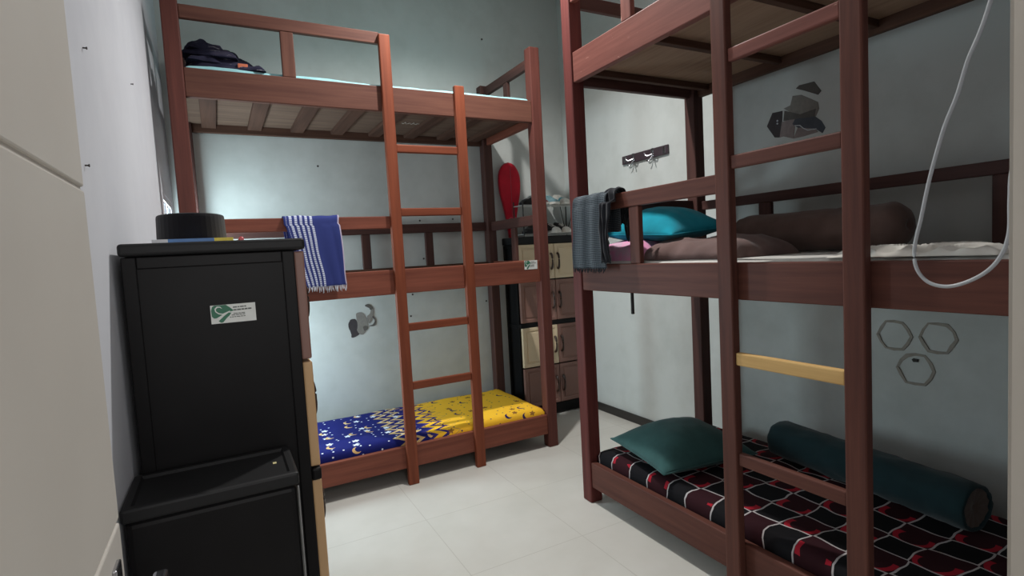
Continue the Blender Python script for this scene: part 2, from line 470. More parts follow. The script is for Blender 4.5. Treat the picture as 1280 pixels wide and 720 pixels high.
M_velvet = fabric('black_velvet', lin(24, 23, 27), .95)
cp = thing('cap', 'black oval velvet cap on top of the tall black cabinet', 'cap', (.088, -1.19, 1.354))
def cap_side(a, b, h):
    bm = bmesh.new(); n = 40; prof = [(1, 0), (1.0, .004), (.985, h*.5), (.975, h-.008), (.96, h-.002), (.93, h)]
    rings = [[bm.verts.new((a*k*math.cos(2*PI*i/n), b*k*math.sin(2*PI*i/n), z)) for i in range(n)] for k, z in prof]
    for r0, r1 in zip(rings, rings[1:]):
        for i in range(n): bm.faces.new((r0[i], r0[(i+1) % n], r1[(i+1) % n], r1[i]))
    bm.faces.new(rings[0][::-1])
    return bm, rings[-1]
bm, rim = cap_side(.084, .115, .068); obj('cap_band', bm, M_velvet, cp)
bm = bmesh.new(); n = 40; prof = [(.93, .068), (.90, .065), (.5, .060), (.05, .063)]
rings = [[bm.verts.new((.084*k*math.cos(2*PI*i/n), .115*k*math.sin(2*PI*i/n), z)) for i in range(n)] for k, z in prof]
for r0, r1 in zip(rings, rings[1:]):
    for i in range(n): bm.faces.new((r0[i], r0[(i+1) % n], r1[(i+1) % n], r1[i]))
bm.faces.new(rings[-1]); obj('cap_crown', bm, M_velvet, cp, smooth=True)

pn = thing('marker_pen', 'red-capped marker pen lying beside the book on the tall black cabinet', 'pen', (.205, -1.25, 1.3495))
obj('barrel', tube([(0, 0, 0), (0, .10, 0)], .0065, 10), plain('white_barrel', lin(200, 200, 196), .5), pn, smooth=False)
obj('pen_cap', tube([(0, -.045, 0), (0, -.042, 0), (0, -.0005, 0)], [.005, .007, .007], 10), plain('red_cap', lin(196, 40, 48), .4), pn)

# ------------------------------------------------------------------ mattresses
def mattress_bm(lx, ly, h, bump=.006, seed=0, edge=.03, extra=None):
    """rounded slab with soft undulation; origin at corner, base z=0"""
    bm = bmesh.new()
    xs = [0, edge*.3, edge]+[edge+(lx-2*edge)*i/40 for i in range(1, 40)]+[lx-edge, lx-edge*.3, lx]
    ys = [0, edge*.3, edge]+[edge+(ly-2*edge)*i/16 for i in range(1, 16)]+[ly-edge, ly-edge*.3, ly]
    def drop(t, L):
        d = min(t, L-t)
        return 0 if d >= edge else 1-math.sqrt(max(0, 1-(1-d/edge)**2))
    def top(x, y):
        dr = min(1, math.hypot(drop(x, lx), drop(y, ly)))
        z = h-edge*.9*dr+bump*nz(x*4+seed, y*4, seed)*(1-dr)+.5*bump*nz(x*13+seed, y*11, 3)
        if extra: z += extra(x, y)*(1-dr)
        return z
    T = [[bm.verts.new((x, y, top(x, y))) for y in ys] for x in xs]
    B = [[bm.verts.new((x, y, 0)) for y in ys] for x in xs]
    nx, ny = len(xs), len(ys)
    for i in range(nx-1):
        for j in range(ny-1):
            bm.faces.new((T[i][j], T[i+1][j], T[i+1][j+1], T[i][j+1])); bm.faces.new((B[i][j], B[i][j+1], B[i+1][j+1], B[i+1][j]))
    for i in range(nx-1):
        bm.faces.new((B[i][0], B[i+1][0], T[i+1][0], T[i][0])); bm.faces.new((T[i][-1], T[i+1][-1], B[i+1][-1], B[i][-1]))
    for j in range(ny-1):
        bm.faces.new((T[0][j], T[0][j+1], B[0][j+1], B[0][j])); bm.faces.new((B[-1][j], B[-1][j+1], T[-1][j+1], T[-1][j]))
    return bm

def moon_star():
    t = NT('moon_and_star_bedding'); o = t.obj(); x, y0_, z = t.sep(o); y = t.math('ADD', y0_, z)
    # zigzag border between blue (left) and yellow (right)
    tri = t.math('PINGPONG', t.math('ADD', y, 5.0), .045)
    edge = t.math('ADD', t.math('SUBTRACT', x, 1.02), t.math('MULTIPLY', tri, -1.6))
    yel = t.math('GREATER_THAN', edge, 0)
    # printed chevron stripes around the border
    s = t.math('FRACT', t.math('MULTIPLY', edge, 12.0))
    stripe = t.math('MULTIPLY', t.math('LESS_THAN', s, .38), t.math('LESS_THAN', t.math('ABSOLUTE', edge), .17))
    base = t.mix(yel, lin(24, 30, 100), lin(252, 196, 54))
    base = t.mix(t.math('MULTIPLY', stripe, t.math('SUBTRACT', 1.0, yel)), base, lin(206, 176, 120))
    base = t.mix(t.math('MULTIPLY', stripe, yel), base, lin(60, 52, 120))
    def cells(scale, off):
        vo = t.node('ShaderNodeTexVoronoi', voronoi_dimensions='2D'); vo.inputs['Scale'].default_value = scale
        vo.inputs['Randomness'].default_value = .75
        vec = t.vmath('ADD', t.comb(x, y, 0.0), off); t.link(vec, vo.inputs['Vector'])
        loc = t.vmath('SUBTRACT', t.vmath('MULTIPLY', vec, (1, 1, 0)), t.vmath('MULTIPLY', vo.outputs['Position'], (1, 1, 0)))
        rx, ry, rz = t.sep(vo.outputs['Color'])
        return loc, rx, ry
    def disc(loc, r): return t.math('LESS_THAN', t.vmath('LENGTH', loc), r)
    # crescents
    loc, rx, ry = cells(7.5, (.2, .1, 0))
    cres = t.math('MULTIPLY', disc(loc, .026), t.math('SUBTRACT', 1.0, disc(t.vmath('ADD', loc, (-.012, -.006, 0)), .023)))
    cres = t.math('MULTIPLY', cres, t.math('GREATER_THAN', rx, .45))
    # five-point stars
    def star(loc, r):
        lx, ly, lz = t.sep(loc)
        ang = t.math('ARCTAN2', ly, lx)
        k = t.math('PINGPONG', t.math('ADD', ang, 10.0), PI/5)
        rad = t.math('SUBTRACT', r, t.math('MULTIPLY', k, r*.85))
        return t.math('LESS_THAN', t.vmath('LENGTH', loc), rad)
    loc2, rx2, ry2 = cells(9, (3.3, 1.7, 0))
    st = t.math('MULTIPLY', star(loc2, .022), t.math('GREATER_THAN', rx2, .6))
    loc3, rx3, ry3 = cells(20, (7.1, 4.2, 0))
    dot = t.math('MULTIPLY', disc(loc3, .0055), t.math('GREATER_THAN', rx3, .5))
    cream, white, navy = lin(216, 178, 120), lin(214, 220, 232), lin(50, 40, 90)
    base = t.mix(dot, base, t.mix(yel, white, navy))
    base = t.mix(st, base, t.mix(yel, white, lin(150, 104, 50)))
    base = t.mix(cres, base, t.mix(yel, cream, navy))
    t.col(base); t.bump(t.noise(o, 30, 3), .12, .004)
    return t.done(.85, .15)
mL = obj('mattress', mattress_bm(1.85, .665, .108, .007, 2), moon_star(), loc=(.075, .047, .149), smooth=True)
tag(mL, 'blue and yellow moon-and-star mattress on the bottom tier beside the tall black cabinet', 'mattress')

def geo_sheet():
    t = NT('black_red_white_geometric_bedding'); o = t.obj(); x, y, z = t.sep(o)
    nx_ = t.node('ShaderNodeTexNoise'); t.link(o, nx_.inputs['Vector']); nx_.inputs['Scale'].default_value = 5
    dv = t.vmath('SUBTRACT', nx_.outputs['Color'], (.5, .5, .5))
    # z folds the pattern over the mattress edge
    v = t.vmath('ADD', t.comb(t.math('SUBTRACT', x, t.math('MULTIPLY', z, 1.0)), y, 0.0), t.vmath('MULTIPLY', dv, (.07, .07, 0)))
    a, b, c = t.sep(v)
    S = .118
    p = t.math('DIVIDE', t.math('ADD', a, 5.0), S); q = t.math('DIVIDE', t.math('ADD', b, 5.0), S)
    par = t.math('MODULO', t.math('ADD', t.math('FLOOR', p), t.math('FLOOR', q)), 2.0)
    fp = t.math('SUBTRACT', t.math('FRACT', p), .5); fq = t.math('SUBTRACT', t.math('FRACT', q), .5)
    d = t.math('MAXIMUM', t.math('ABSOLUTE', fp), t.math('ABSOLUTE', fq))
    isb = t.math('LESS_THAN', par, .5)
    outl = t.math('MULTIPLY', isb, t.math('GREATER_THAN', d, .445))
    r = t.vmath('LENGTH', t.comb(t.math('ADD', fp, .16), fq, 0.0))
    arc = t.math('MULTIPLY', t.math('LESS_THAN', t.math('ABSOLUTE', t.math('SUBTRACT', r, .42)), .075), t.math('LESS_THAN', fp, .0))
    arc = t.math('MULTIPLY', arc, t.math('SUBTRACT', 1.0, isb))
    base = t.mix(isb, lin(50, 22, 28), lin(24, 23, 26))
    base = t.mix(arc, base, lin(170, 34, 50))
    base = t.mix(outl, base, lin(190, 184, 184))
    t.col(base); t.bump(t.noise(o, 30, 3), .12, .004)
    return t.done(.85, .15)
mR = obj('mattress', mattress_bm(.75, 1.85, .128, .006, 5, .035), geo_sheet(), loc=(1.730, -2.62, .141), smooth=True)
tag(mR, 'mattress with black, red and white square-patterned cover on the bottom tier by the right wall', 'mattress')

M_white = fabric('white_sheet', lin(214, 212, 206), .9)
m2 = obj('mattress', mattress_bm(.75, 1.85, .075, .004, 9, .02), M_white, loc=(1.730, -2.62, 1.1305), smooth=True)
tag(m2, 'thin white-sheeted mattress on the middle tier under the teal pillow', 'mattress')
M_cyan = fabric('aqua_sheet', lin(140, 190, 196), .9)
m3 = obj('mattress', mattress_bm(1.85, .665, .095, .006, 4, .02, lambda x, y: .008*math.exp(-((x-.3)/.35)**2)), M_cyan, loc=(.075, .047, 2.1325), smooth=True)
tag(m3, 'aqua-sheeted mattress on the top tier under the dark clothes', 'mattress')

# ------------------------------------------------------------------ pillows, bolsters
def pillow_bm(a, b, h, hb, seed=0, n=44, pinch=.09, wr=.006):
    bm = bmesh.new()
    def P(i, j, s):
        u = -1+2*i/n; v = -1+2*j/n
        u = math.sin(u*PI/2)*.5+u*.5; v = math.sin(v*PI/2)*.5+v*.5
        k = max(0, (1-u**4)*(1-v**4))**.62*(.55+.45*(1-u*u)*(1-v*v))
        x = a*u*(1-pinch*(1-v*v)); y = b*v*(1-pinch*(1-u*u))
        w = wr*k*(nz(x*9+seed, y*9, seed)+.6*nz(x*24+seed, y*22, s))
        return Vector((x, y, (h*k+w) if s > 0 else -hb*min(1, k*1.6)))
    T = [[bm.verts.new(P(i, j, 1)) for j in range(n+1)] for i in range(n+1)]
    B = [[T[i][j] if i in (0, n) or j in (0, n) else bm.verts.new(P(i, j, -1)) for j in range(n+1)] for i in range(n+1)]
    for i in range(n):
        for j in range(n):
            bm.faces.new((T[i][j], T[i+1][j], T[i+1][j+1], T[i][j+1]))
            bm.faces.new((B[i][j], B[i][j+1], B[i+1][j+1], B[i+1][j]))
    return bm
def seam_bm(a, b, pinch, r=.003, n=24):
    pts = []
    def e(u, v): return (a*u*(1-pinch*(1-v*v)), b*v*(1-pinch*(1-u*u)), 0)
    for k in range(n): pts.append(e(-1+2*k/n, -1))
    for k in range(n): pts.append(e(1, -1+2*k/n))
    for k in range(n): pts.append(e(1-2*k/n, 1))
    for k in range(n+1): pts.append(e(-1, 1-2*k/n))
    bm = bmesh.new(); add_tube(bm, pts, r, 6); return bm
def pillow(name, label, loc, rot, a, b, h, hb, mat, seed, pinch=.09):
    r = thing(name, label, 'pillow', loc); r.rotation_euler = rot
    obj('cushion', pillow_bm(a, b, h, hb, seed, pinch=pinch), mat, r, smooth=True)
    obj('seam', seam_bm(a, b, pinch), mat, r, smooth=True)
    return r
M_green_p = fabric('dark_green_cover', lin(56, 92, 91), .9)
M_teal = fabric('teal_cover', lin(4, 146, 168), .85)
pillow('pillow', 'plump dark green pillow on the black, red and white patterned mattress', (1.985, -1.085, .324), (math.radians(3), 0, math.radians(-8)), .25, .215, .118, .046, M_green_p, 3, .05)
pillow('pillow', 'teal pillow lying on the brown blanket and pink bundle on the middle tier', (2.02, -.985, 1.335), (math.radians(3), math.radians(-4), math.radians(3)), .20, .232, .115, .035, M_teal, 8, .06)

def bolster(name, label, cat, loc, rotz, L, r, mat, matend, seed, ruffle=.004, rnd=0):
    """lies along local y, base at z=0"""
    t = thing(name, label, cat, loc, rotz)
    def ring(bm, y, rr, n=36):
        vs = []
        for k in range(n):
            a = 2*PI*k/n; q = rr*(1+ruffle/r*nz(math.cos(a)*3+seed, y*14, math.sin(a)*3)*2)
            z = r+q*math.sin(a)
            vs.append(bm.verts.new((q*math.cos(a)*1.02, y, max(z, .004*0+.0))))
        return vs
    prof = [(-L/2+.012, .80), (-L/2+.004, .90), (-L/2+.012, .965), (-L/2+.03, 1.0)]+[(-L/2+.03+(L-.06)*i/26, 1.0-.025*math.sin(PI*i/26)) for i in range(1, 26)]+[(L/2-.03, 1.0), (L/2-.012, .965), (L/2-.004, .90), (L/2-.012, .80)]
    if rnd: prof = [(s_*(L/2-rnd*(1-math.cos(q_*PI/2/6))), .30+.70*math.sin(q_*PI/2/6)) for s_ in (-1,) for q_ in range(0, 7)]+[q for q in prof if abs(q[0]) < L/2-rnd-.005]+[(L/2-rnd*(1-math.cos(q_*PI/2/6)), .30+.70*math.sin(q_*PI/2/6)) for q_ in range(6, -1, -1)]
    bm = bmesh.new(); R_ = [ring(bm, y, r*k) for y, k in prof]
    for q0, q1 in zip(R_, R_[1:]):
        for i in range(36): bm.faces.new((q0[i], q0[(i+1) % 36], q1[(i+1) % 36], q1[i]))
    obj('bolster_cover', bm, mat, t, smooth=True)
    for s in (-1, 1):
        bm = bmesh.new(); n = 36; prev = None
        for j, k in enumerate((.30, .22, .14, .08, .04) if rnd else (.80, .6, .35, .12, .04)):
            vs = []
            for i in range(n):
                a = 2*PI*i/n; pl = .006*math.sin(a*12)*(k if k > .1 else 0)
                vs.append(bm.verts.new((r*k*math.cos(a)*1.02, s*(L/2-(0 if rnd else .012)-.002*j+pl*.5-(.012 if k < .1 else 0)), r+r*k*math.sin(a))))
            if prev:
                for i in range(n):
                    f = (prev[i], prev[(i+1) % n], vs[(i+1) % n], vs[i]); bm.faces.new(f if s > 0 else f[::-1])
            prev = vs
        bm.faces.new(prev if s > 0 else prev[::-1])
        obj('gathered_end', bm, matend, t, smooth=True)
    return t
M_bol1 = fabric('dark_teal_bolster', lin(30, 52, 56), .9)
M_bol1e = fabric('brown_bolster_end', lin(98, 84, 76), .9)
M_bol2 = fabric('brown_bolster', lin(104, 84, 78), .9)
bolster('bolster', 'long dark teal bolster on the bottom tier along the right wall', 'bolster', (2.315, -1.72, .271), math.radians(-6.5), .80, .082, M_bol1, M_bol1e, 2)
bolster('bolster', 'long brown bolster lying on the middle tier along the right wall', 'bolster', (2.32, -1.53, 1.207), math.radians(-1), .73, .086, M_bol2, M_bol2, 6, rnd=.06)
# fabric band round the brown bolster

# crumpled textiles on the right middle tier
def crumple(lx, ly, h, seed, amp, nx=40, ny=40, power=.5, freq=8):
    bm = bmesh.new()
    def hgt(u, v):
        k = max(0, (1-(2*u-1)**4)*(1-(2*v-1)**4))**power
        x, y = u*lx, v*ly
        rid = 1-abs(nz(x*freq+seed, y*freq*.7, seed))*2
        return max(.002, h*k*(.75+.25*nz(x*5+seed, y*5, 1))+amp*k*(rid-.4))
    def ed(u, v):
        return Vector((lx*(u-.5)+.012*nz(u*6+seed, v*6, 2), ly*(v-.5)+.012*nz(u*6, v*6+seed, 5), 0))
    T = [[bm.verts.new(ed(i/nx, j/ny)+Vector((0, 0, hgt(i/nx, j/ny)))) for j in range(ny+1)] for i in range(nx+1)]
    B = [[bm.verts.new(ed(i/nx, j/ny)) for j in range(ny+1)] for i in range(nx+1)]
    for i in range(nx):
        for j in range(ny):
            bm.faces.new((T[i][j], T[i+1][j], T[i+1][j+1], T[i][j+1])); bm.faces.new((B[i][j], B[i][j+1], B[i+1][j+1], B[i+1][j]))
    for i in range(nx):
        bm.faces.new((B[i][0], B[i+1][0], T[i+1][0], T[i][0])); bm.faces.new((T[i][-1], T[i+1][-1], B[i+1][-1], B[i][-1]))
    for j in range(ny):
        bm.faces.new((T[0][j], T[0][j+1], B[0][j+1], B[0][j])); bm.faces.new((B[-1][j], B[-1][j+1], T[-1][j+1], T[-1][j]))
    return bm
def pink_mat():
    t = NT('pink_printed_cloth'); o = t.obj(); x, y, z = t.sep(o)
    f = t.noise(o, 7, 3); f2 = t.noise(o, 14, 2)
    c = t.ramp(f, [(.38, lin(206, 170, 190)), (.5, lin(232, 150, 190)), (.62, lin(204, 176, 196))])
    c = t.mix(t.ramp(f2, [(.66, (0, 0, 0)), (.68, (1, 1, 1))]), c, lin(226, 178, 70))
    t.col(c); return t.done(.85, .15)
pk = obj('folded_cloth', crumple(.30, .36, .105, 3, .016), pink_mat(), loc=(1.90, -.94, 1.207), smooth=True)
tag(pk, 'pink patterned cloth bundle under the left end of the teal pillow', 'cloth')
br = obj('blanket', crumple(.42, .50, .105, 11, .018), fabric('brown_blanket_cloth', lin(112, 90, 86), .9), loc=(1.99, -1.31, 1.207), smooth=True)
tag(br, 'crumpled brown blanket under the right end of the teal pillow', 'blanket')
ws = obj('crumpled_sheet', crumple(.20, .40, .012, 21, .042, 40, 80, .35, 17), fabric('crumpled_white_cotton', lin(218, 214, 205), .85), loc=(1.82, -2.16, 1.206), smooth=True)
tag(ws, 'crumpled off-white sheet on the middle tier behind the hanging cable', 'sheet')
dk = obj('dark_cloth', crumple(.30, .20, .055, 33, .01), fabric('charcoal_cloth', lin(44, 42, 44), .9), loc=(2.02, -2.44, 1.207), smooth=True)
tag(dk, 'folded dark cloth in the near corner of the middle tier beyond the cable', 'cloth')

# ------------------------------------------------------------------ towels on the rails
def towel_grid(width, prof, fold, seed, n=40):
    """prof: list of (out, z) going from front hem over the rail to the back hem; returns fn for grid_mesh with u along the width"""
    pts = smoothpath([(a, 0, b) for a, b in prof], 5)
    ls = [0]
    for a, b in zip(pts, pts[1:]): ls.append(ls[-1]+(b-a).length)
    tot = ls[-1]
    def at(s):
        s *= tot
        for i in range(len(ls)-1):
            if s <= ls[i+1]+1e-9:
                t = (s-ls[i])/max(1e-9, ls[i+1]-ls[i]); return pts[i].lerp(pts[i+1], t)
        return pts[-1]
    return at, tot
def drape(name, label, cat, loc, rotz, width, prof, mat, matf, seed, slant=0.0, shrink=0.0, thick=.004, fr_len=.03, fr_n=26, wav=.006, fr_rows=(0,)):
    """local x along the rail, local -y is outward"""
    r = thing(name, label, cat, loc, rotz)
    at, tot = towel_grid(width, prof, 0, seed)
    ztop = max(p[1] for p in prof)
    def fn(u, v):
        p = at(v); hang = max(0, ztop-p.z)
        w = wav*min(1, hang/.12)*(nz(u*4+seed, p.z*2, seed)+.5*math.sin(u*17+seed))
        sgn = 1 if v < .5 else -1
        return Vector((u*width*(1-shrink*hang)+slant*hang*(1 if v < .5 else .3)+.006*nz(v*5, u*2, seed), -p.x-sgn*abs(w), p.z+.004*nz(u*5+seed, 0, v)))
    bm = grid_mesh(40, 60, fn)
    uvl = bm.verts.layers.float_vector.new('cloth_uv')
    bm.verts.ensure_lookup_table(); k = 0
    for i in range(41):
        for j in range(61):
            bm.verts[k][uvl] = (i/40, j/60*tot/width, 0); k += 1
    bm.normal_update()
    bmesh.ops.solidify(bm, geom=bm.faces[:], thickness=thick)
    obj('towel_cloth', bm, mat, r, smooth=True)
    bm = bmesh.new()
    for row in fr_rows:
        for k in range(fr_n):
            u = (k+.5)/fr_n; p = fn(u, row)
            d = Vector((random.uniform(-.006, .006), random.uniform(-.004, .0), -fr_len*random.uniform(.6, 1.15)))
            add_tube(bm, [p+Vector((0, 0, .003)), p+d*.5+Vector((random.uniform(-.003, .003), 0, 0)), p+d], [.0022, .0028, .0012], 5)
    obj('fringe', bm, matf, r)
    return r, fn
def blue_towel():
    t = NT('blue_towel_with_white_stripes'); a = t.attr('cloth_uv'); u, v, w = t.sep(a)
    s = t.math('FRACT', t.math('MULTIPLY', u, 11.0))
    band = t.math('MULTIPLY', t.math('LESS_THAN', u, .50), t.math('GREATER_THAN', u, .04))
    st = t.math('MULTIPLY', t.math('LESS_THAN', s, .5), band)
    dash = t.math('GREATER_THAN', t.math('FRACT', t.math('MULTIPLY', v, 26.0)), .28)
    f = t.noise(t.scale(a, (160, 160, 1)), 1.0, 2)
    zig = t.math('GREATER_THAN', t.math('FRACT', t.math('ADD', t.math('MULTIPLY', v, 30.0), t.math('PINGPONG', t.math('MULTIPLY', u, 30.0), 1.0))), .6)
    base = t.ramp(f, [(.35, lin(44, 52, 104)), (.65, lin(62, 72, 134))])
    base = t.mix(t.math('MULTIPLY', zig, .35), base, lin(52, 62, 122))
    base = t.mix(t.math('MULTIPLY', st, t.math('ADD', t.math('MULTIPLY', dash, .75), .15)), base, lin(206, 212, 230))
    edge = t.math('GREATER_THAN', u, .975)
    t.col(t.mix(edge, base, lin(180, 170, 190))); t.bump(f, .3, .001)
    return t.done(.9, .1)
W_ = .272
prof = [(.030, 1.150), (.029, 1.30), (.027, 1.46), (.022, 1.505), (.006, 1.5155), (-.018, 1.5165), (-.042, 1.505), (-.047, 1.46), (-.048, 1.36), (-.048, 1.29)]
drape('towel', 'blue towel with white grid stripes hanging over the guard rail of the left bunk', 'towel',
      (.440, .004, 0), .0071, W_, prof, blue_towel(), fabric('white_fringe', lin(190, 192, 200), .9), 4, .20, shrink=.62, fr_len=.03)
def grey_towel():
    t = NT('grey_checked_towel'); a = t.attr('cloth_uv'); u, v, w = t.sep(a)
    g1 = t.math('LESS_THAN', t.math('FRACT', t.math('MULTIPLY', u, 30.0)), .34)
    g2 = t.math('LESS_THAN', t.math('FRACT', t.math('MULTIPLY', v, 30.0)), .34)
    wide = t.math('PINGPONG', t.math('MULTIPLY', u, 5.0), 1.0)
    k = t.math('MULTIPLY', t.math('MAXIMUM', t.math('MULTIPLY', g1, .7), g2), t.math('ADD', t.math('MULTIPLY', wide, .55), .3))
    f = t.noise(t.scale(a, (90, 90, 1)), 1.0, 2)
    base = t.ramp(f, [(.35, lin(28, 34, 40)), (.65, lin(44, 51, 57))])
    t.col(t.mix(k, base, lin(120, 128, 134))); t.bump(t.math('ADD', f, k), .3, .002)
    return t.done(.95, .1)
prof = [(.040, 1.178), (.040, 1.32), (.037, 1.47), (.030, 1.506), (.008, 1.519), (-.016, 1.520), (-.040, 1.508), (-.047, 1.46), (-.049, 1.40), (-.050, 1.34)]
M_gf = fabric('black_fringe', lin(30, 31, 36), .95)
gt, gfn = drape('towel', 'dark grey checked towel hanging over the guard rail of the right bunk', 'towel',
      (1.687, -.775, 0), -PI/2, .245, prof, grey_towel(), M_gf, 9, -.02, thick=.006, fr_len=.018)
# bunched dark side folds and tassels at its near edge
at_, tot_ = towel_grid(1, prof, 0, 0)
def sidef(u, v):
    p = at_(.03+v*.93); hang = max(0, 1.52-p.z); sg = 1 if v < .5 else -1
    return Vector((.226+.062*u*(1-.25*math.sin(v*9))+.008*nz(v*9, u*3, 2), -p.x-sg*(.008+.012*abs(math.sin(u*7+v*5))*min(1, hang/.05+.3)), p.z+.010+.006*nz(u*6, v*7, 4)))
bm = grid_mesh(24, 60, sidef); bm.normal_update(); bmesh.ops.solidify(bm, geom=bm.faces[:], thickness=.005)
obj('side_folds', bm, M_gf, gt, smooth=True)
bm = bmesh.new()
for k in range(34):
    x = .27+random.uniform(0, .075); y = random.uniform(.046, .062); z = random.uniform(1.36, 1.47)
    d = Vector((random.uniform(-.01, .02), random.uniform(-.006, .006), -random.uniform(.05, .10)))
    p = Vector((x, y, z)); add_tube(bm, [p, p+d*.5+Vector((random.uniform(-.006, .006), 0, 0)), p+d], [.003, .0055, .003], 5)
obj('tassels', bm, M_gf, gt)

# ------------------------------------------------------------------ clothes on the left top bed
def clothes_mat():
    t = NT('navy_printed_clothes'); o = t.obj()
    f = t.noise(t.scale(o, (5, 14, 26)), 1.0, 4, .6); f2 = t.noise(o, 5, 2)
    c = t.ramp(f, [(.3, lin(28, 28, 40)), (.5, lin(40, 40, 58)), (.66, lin(56, 54, 68))])
    w = t.noise(t.scale(o, (9, 20, 60)), 1.0, 3, .7)
    t.col(t.mix(t.ramp(w, [(.63, (0, 0, 0)), (.66, (1, 1, 1))]), c, lin(132, 130, 138)))
    return t.done(.9, .1)
M_cl = clothes_mat()
cl = thing('clothes_pile', 'heap of folded dark navy clothes on the aqua mattress of the top tier', 'clothes', (.245, .19, 2.232))
for k, (lx, h, ox, z, nm) in enumerate(((.36, .055, .02, 0, 'folded_garment'), (.30, .055, -.02, .038, 'folded_garment'), (.25, .05, -.05, .078, 'folded_garment'), (.17, .05, -.085, .112, 'folded_garment'))):
    o = obj(nm, crumple(lx, .24-.02*k, h+.012, 40+k*7, .032, 40, 30, .6, 11), M_cl, cl, (ox, .01*(k % 2), z-.006*k), (0, math.radians(2*k), math.radians((-9, 7, -12, 14)[k])), smooth=True)
obj('orange_patch', bx((.055, -.124, .012), (.10, -.116, .034), .003), fabric('orange_cloth', lin(196, 112, 84), .9), cl)

# ------------------------------------------------------------------ shoe rack, shoes, racket case on the corner cabinet
ZT = 1.3825
rk = thing('shoe_rack', 'small two-tier wire shoe rack on top of the corner cabinet', 'shoe rack', (2.158, .60, ZT))
RW_, RD_ = .475, .14
M_wire = plain('white_wire', lin(190, 192, 190), .4, var=.05)
for x in (0.0, RW_):
    for y in (0.0, RD_):
        obj('upright', tube([(x, y, 0), (x, y, .27)], .005, 8), M_dark_metal, rk)
for z in (.018, .235):
    bm = bmesh.new()
    for y in [RD_*i/5 for i in range(6)]: add_tube(bm, [(0, y, z), (RW_, y, z)], .003, 6)
    for x in (0, RW_/2, RW_): add_tube(bm, [(x, 0, z), (x, RD_, z)], .0035, 6)
    add_tube(bm, [(0, -.002, z-.012), (RW_, -.002, z-.012)], .003, 6)
    obj('wire_shelf', bm, M_wire, rk)
obj('side_brace', tube(smoothpath([(RW_-.03, .0, .225), (RW_-.055, .0, .12), (RW_-.10, 0, .02)], 6), .0028, 6), M_dark_metal, rk)
obj('side_brace', tube(smoothpath([(RW_-.145, .0, .225), (RW_-.125, .0, .12), (RW_-.10, 0, .02)], 6), .0028, 6), M_dark_metal, rk)

def shoe(label, loc, rotz, upper, sole, toe, lace, sc=1.0, accent=None):
    r = thing('shoe', label, 'shoe', loc, rotz, 'shoes on the rack')
    # toe at local -y; length .22
    L = .22*sc
    st = [(0, .016, .018), (.04, .030, .030), (.12, .037, .042), (.25, .041, .050), (.38, .040, .060), (.5, .036, .074), (.62, .033, .082), (.78, .033, .086), (.92, .031, .092), (1.0, .020, .090)]
    def lp(t):
        for (a, wa, ha), (b, wb, hb) in zip(st, st[1:]):
            if a <= t <= b: k = (t-a)/(b-a); return wa+(wb-wa)*k, ha+(hb-ha)*k
    n = 14
    def rings(t0, t1, m, grow=1.0):
        bm = bmesh.new(); R = []
        for i in range(m+1):
            t = t0+(t1-t0)*i/m; w, h = lp(t); w *= sc*grow; h *= sc*grow
            R.append([bm.verts.new((w*math.cos(PI*k/n)*(1-.25*math.sin(PI*k/n)*(t > .45)), -L/2+L*t, .014*sc+(h-.014*sc)*math.sin(PI*k/n)**.8 if 0 < k < n else .014*sc)) for k in range(n+1)])
        for a, b in zip(R, R[1:]):
            for k in range(n): bm.faces.new((a[k], b[k], b[k+1], a[k+1]))
        bm.faces.new(R[0][::-1]); bm.faces.new(R[-1])
        for a, b in zip(R, R[1:]): bm.faces.new((a[0], a[-1], b[-1], b[0]))
        return bm
    obj('upper', rings(0.0, 1, 24), upper, r, smooth=True)
    if toe: obj('toe_cap', rings(0, .17, 6, 1.05), toe, r, smooth=True)
    if accent: obj('side_band', rings(.22, .34, 3, 1.04), accent, r, smooth=True)
    bm = bmesh.new(); out = []
    for i in range(17):
        t = i/16; w, h = lp(t); out.append((-(w*1.12)*sc, -L/2-.003+(L+.006)*t))
    pts = out+[(-x, y) for x, y in out[::-1]]
    add_prism(bm, pts[::-1], ((0, 0, 0), (1, 0, 0), (0, 1, 0)), .018*sc)
    obj('sole', bm, sole, r)
    bm = bmesh.new()
    for k in range(4):
        t = .30+.07*k; w, h = lp(t)
        add_tube(bm, [(-.02*sc, -L/2+L*t, h*sc*.93), (0, -L/2+L*t, h*sc*1.03), (.02*sc, -L/2+L*t, h*sc*.93)], .003*sc, 6)
    obj('laces', bm, lace, r)
    return r
S_blk = fabric('black_canvas', lin(30, 29, 31), .8); S_wht = plain('white_rubber', lin(205, 203, 196), .6, var=.05)
S_teal = fabric('teal_mesh', lin(84, 160, 176), .8); S_gry = fabric('grey_teal_mesh', lin(112, 146, 154), .8); S_red = fabric('maroon_suede', lin(100, 48, 50), .85)
zl, zu = ZT+.0215, ZT+.2385
shoe('black shoe with a white stripe, at the left end of the upper rack shelf', (2.258, .665, zu), math.radians(-66), S_blk, S_blk, None, S_wht, .95)
shoe('maroon shoe on the upper rack shelf, right of the white-striped black shoe', (2.348, .67, zu), math.radians(2), S_red, S_wht, None, S_blk, .88)
shoe('grey-teal shoe with pale sole on the upper rack shelf, left one of the teal pair', (2.437, .67, zu), 0, S_gry, S_wht, None, S_gry, .96)
shoe('white-toed shoe with a teal band, at the right end of the upper rack shelf', (2.540, .67, zu), math.radians(-6), S_wht, S_wht, S_wht, S_wht, 1.02, S_teal)
shoe('black canvas shoe on the lower rack shelf, beneath the white-striped black shoe', (2.262, .665, zl), math.radians(-58), S_blk, S_blk, None, S_blk, .95)
shoe('black canvas shoe with white toe cap on the lower rack shelf, left of its pair', (2.435, .67, zl), math.radians(3), S_blk, S_wht, S_wht, S_wht, .98)
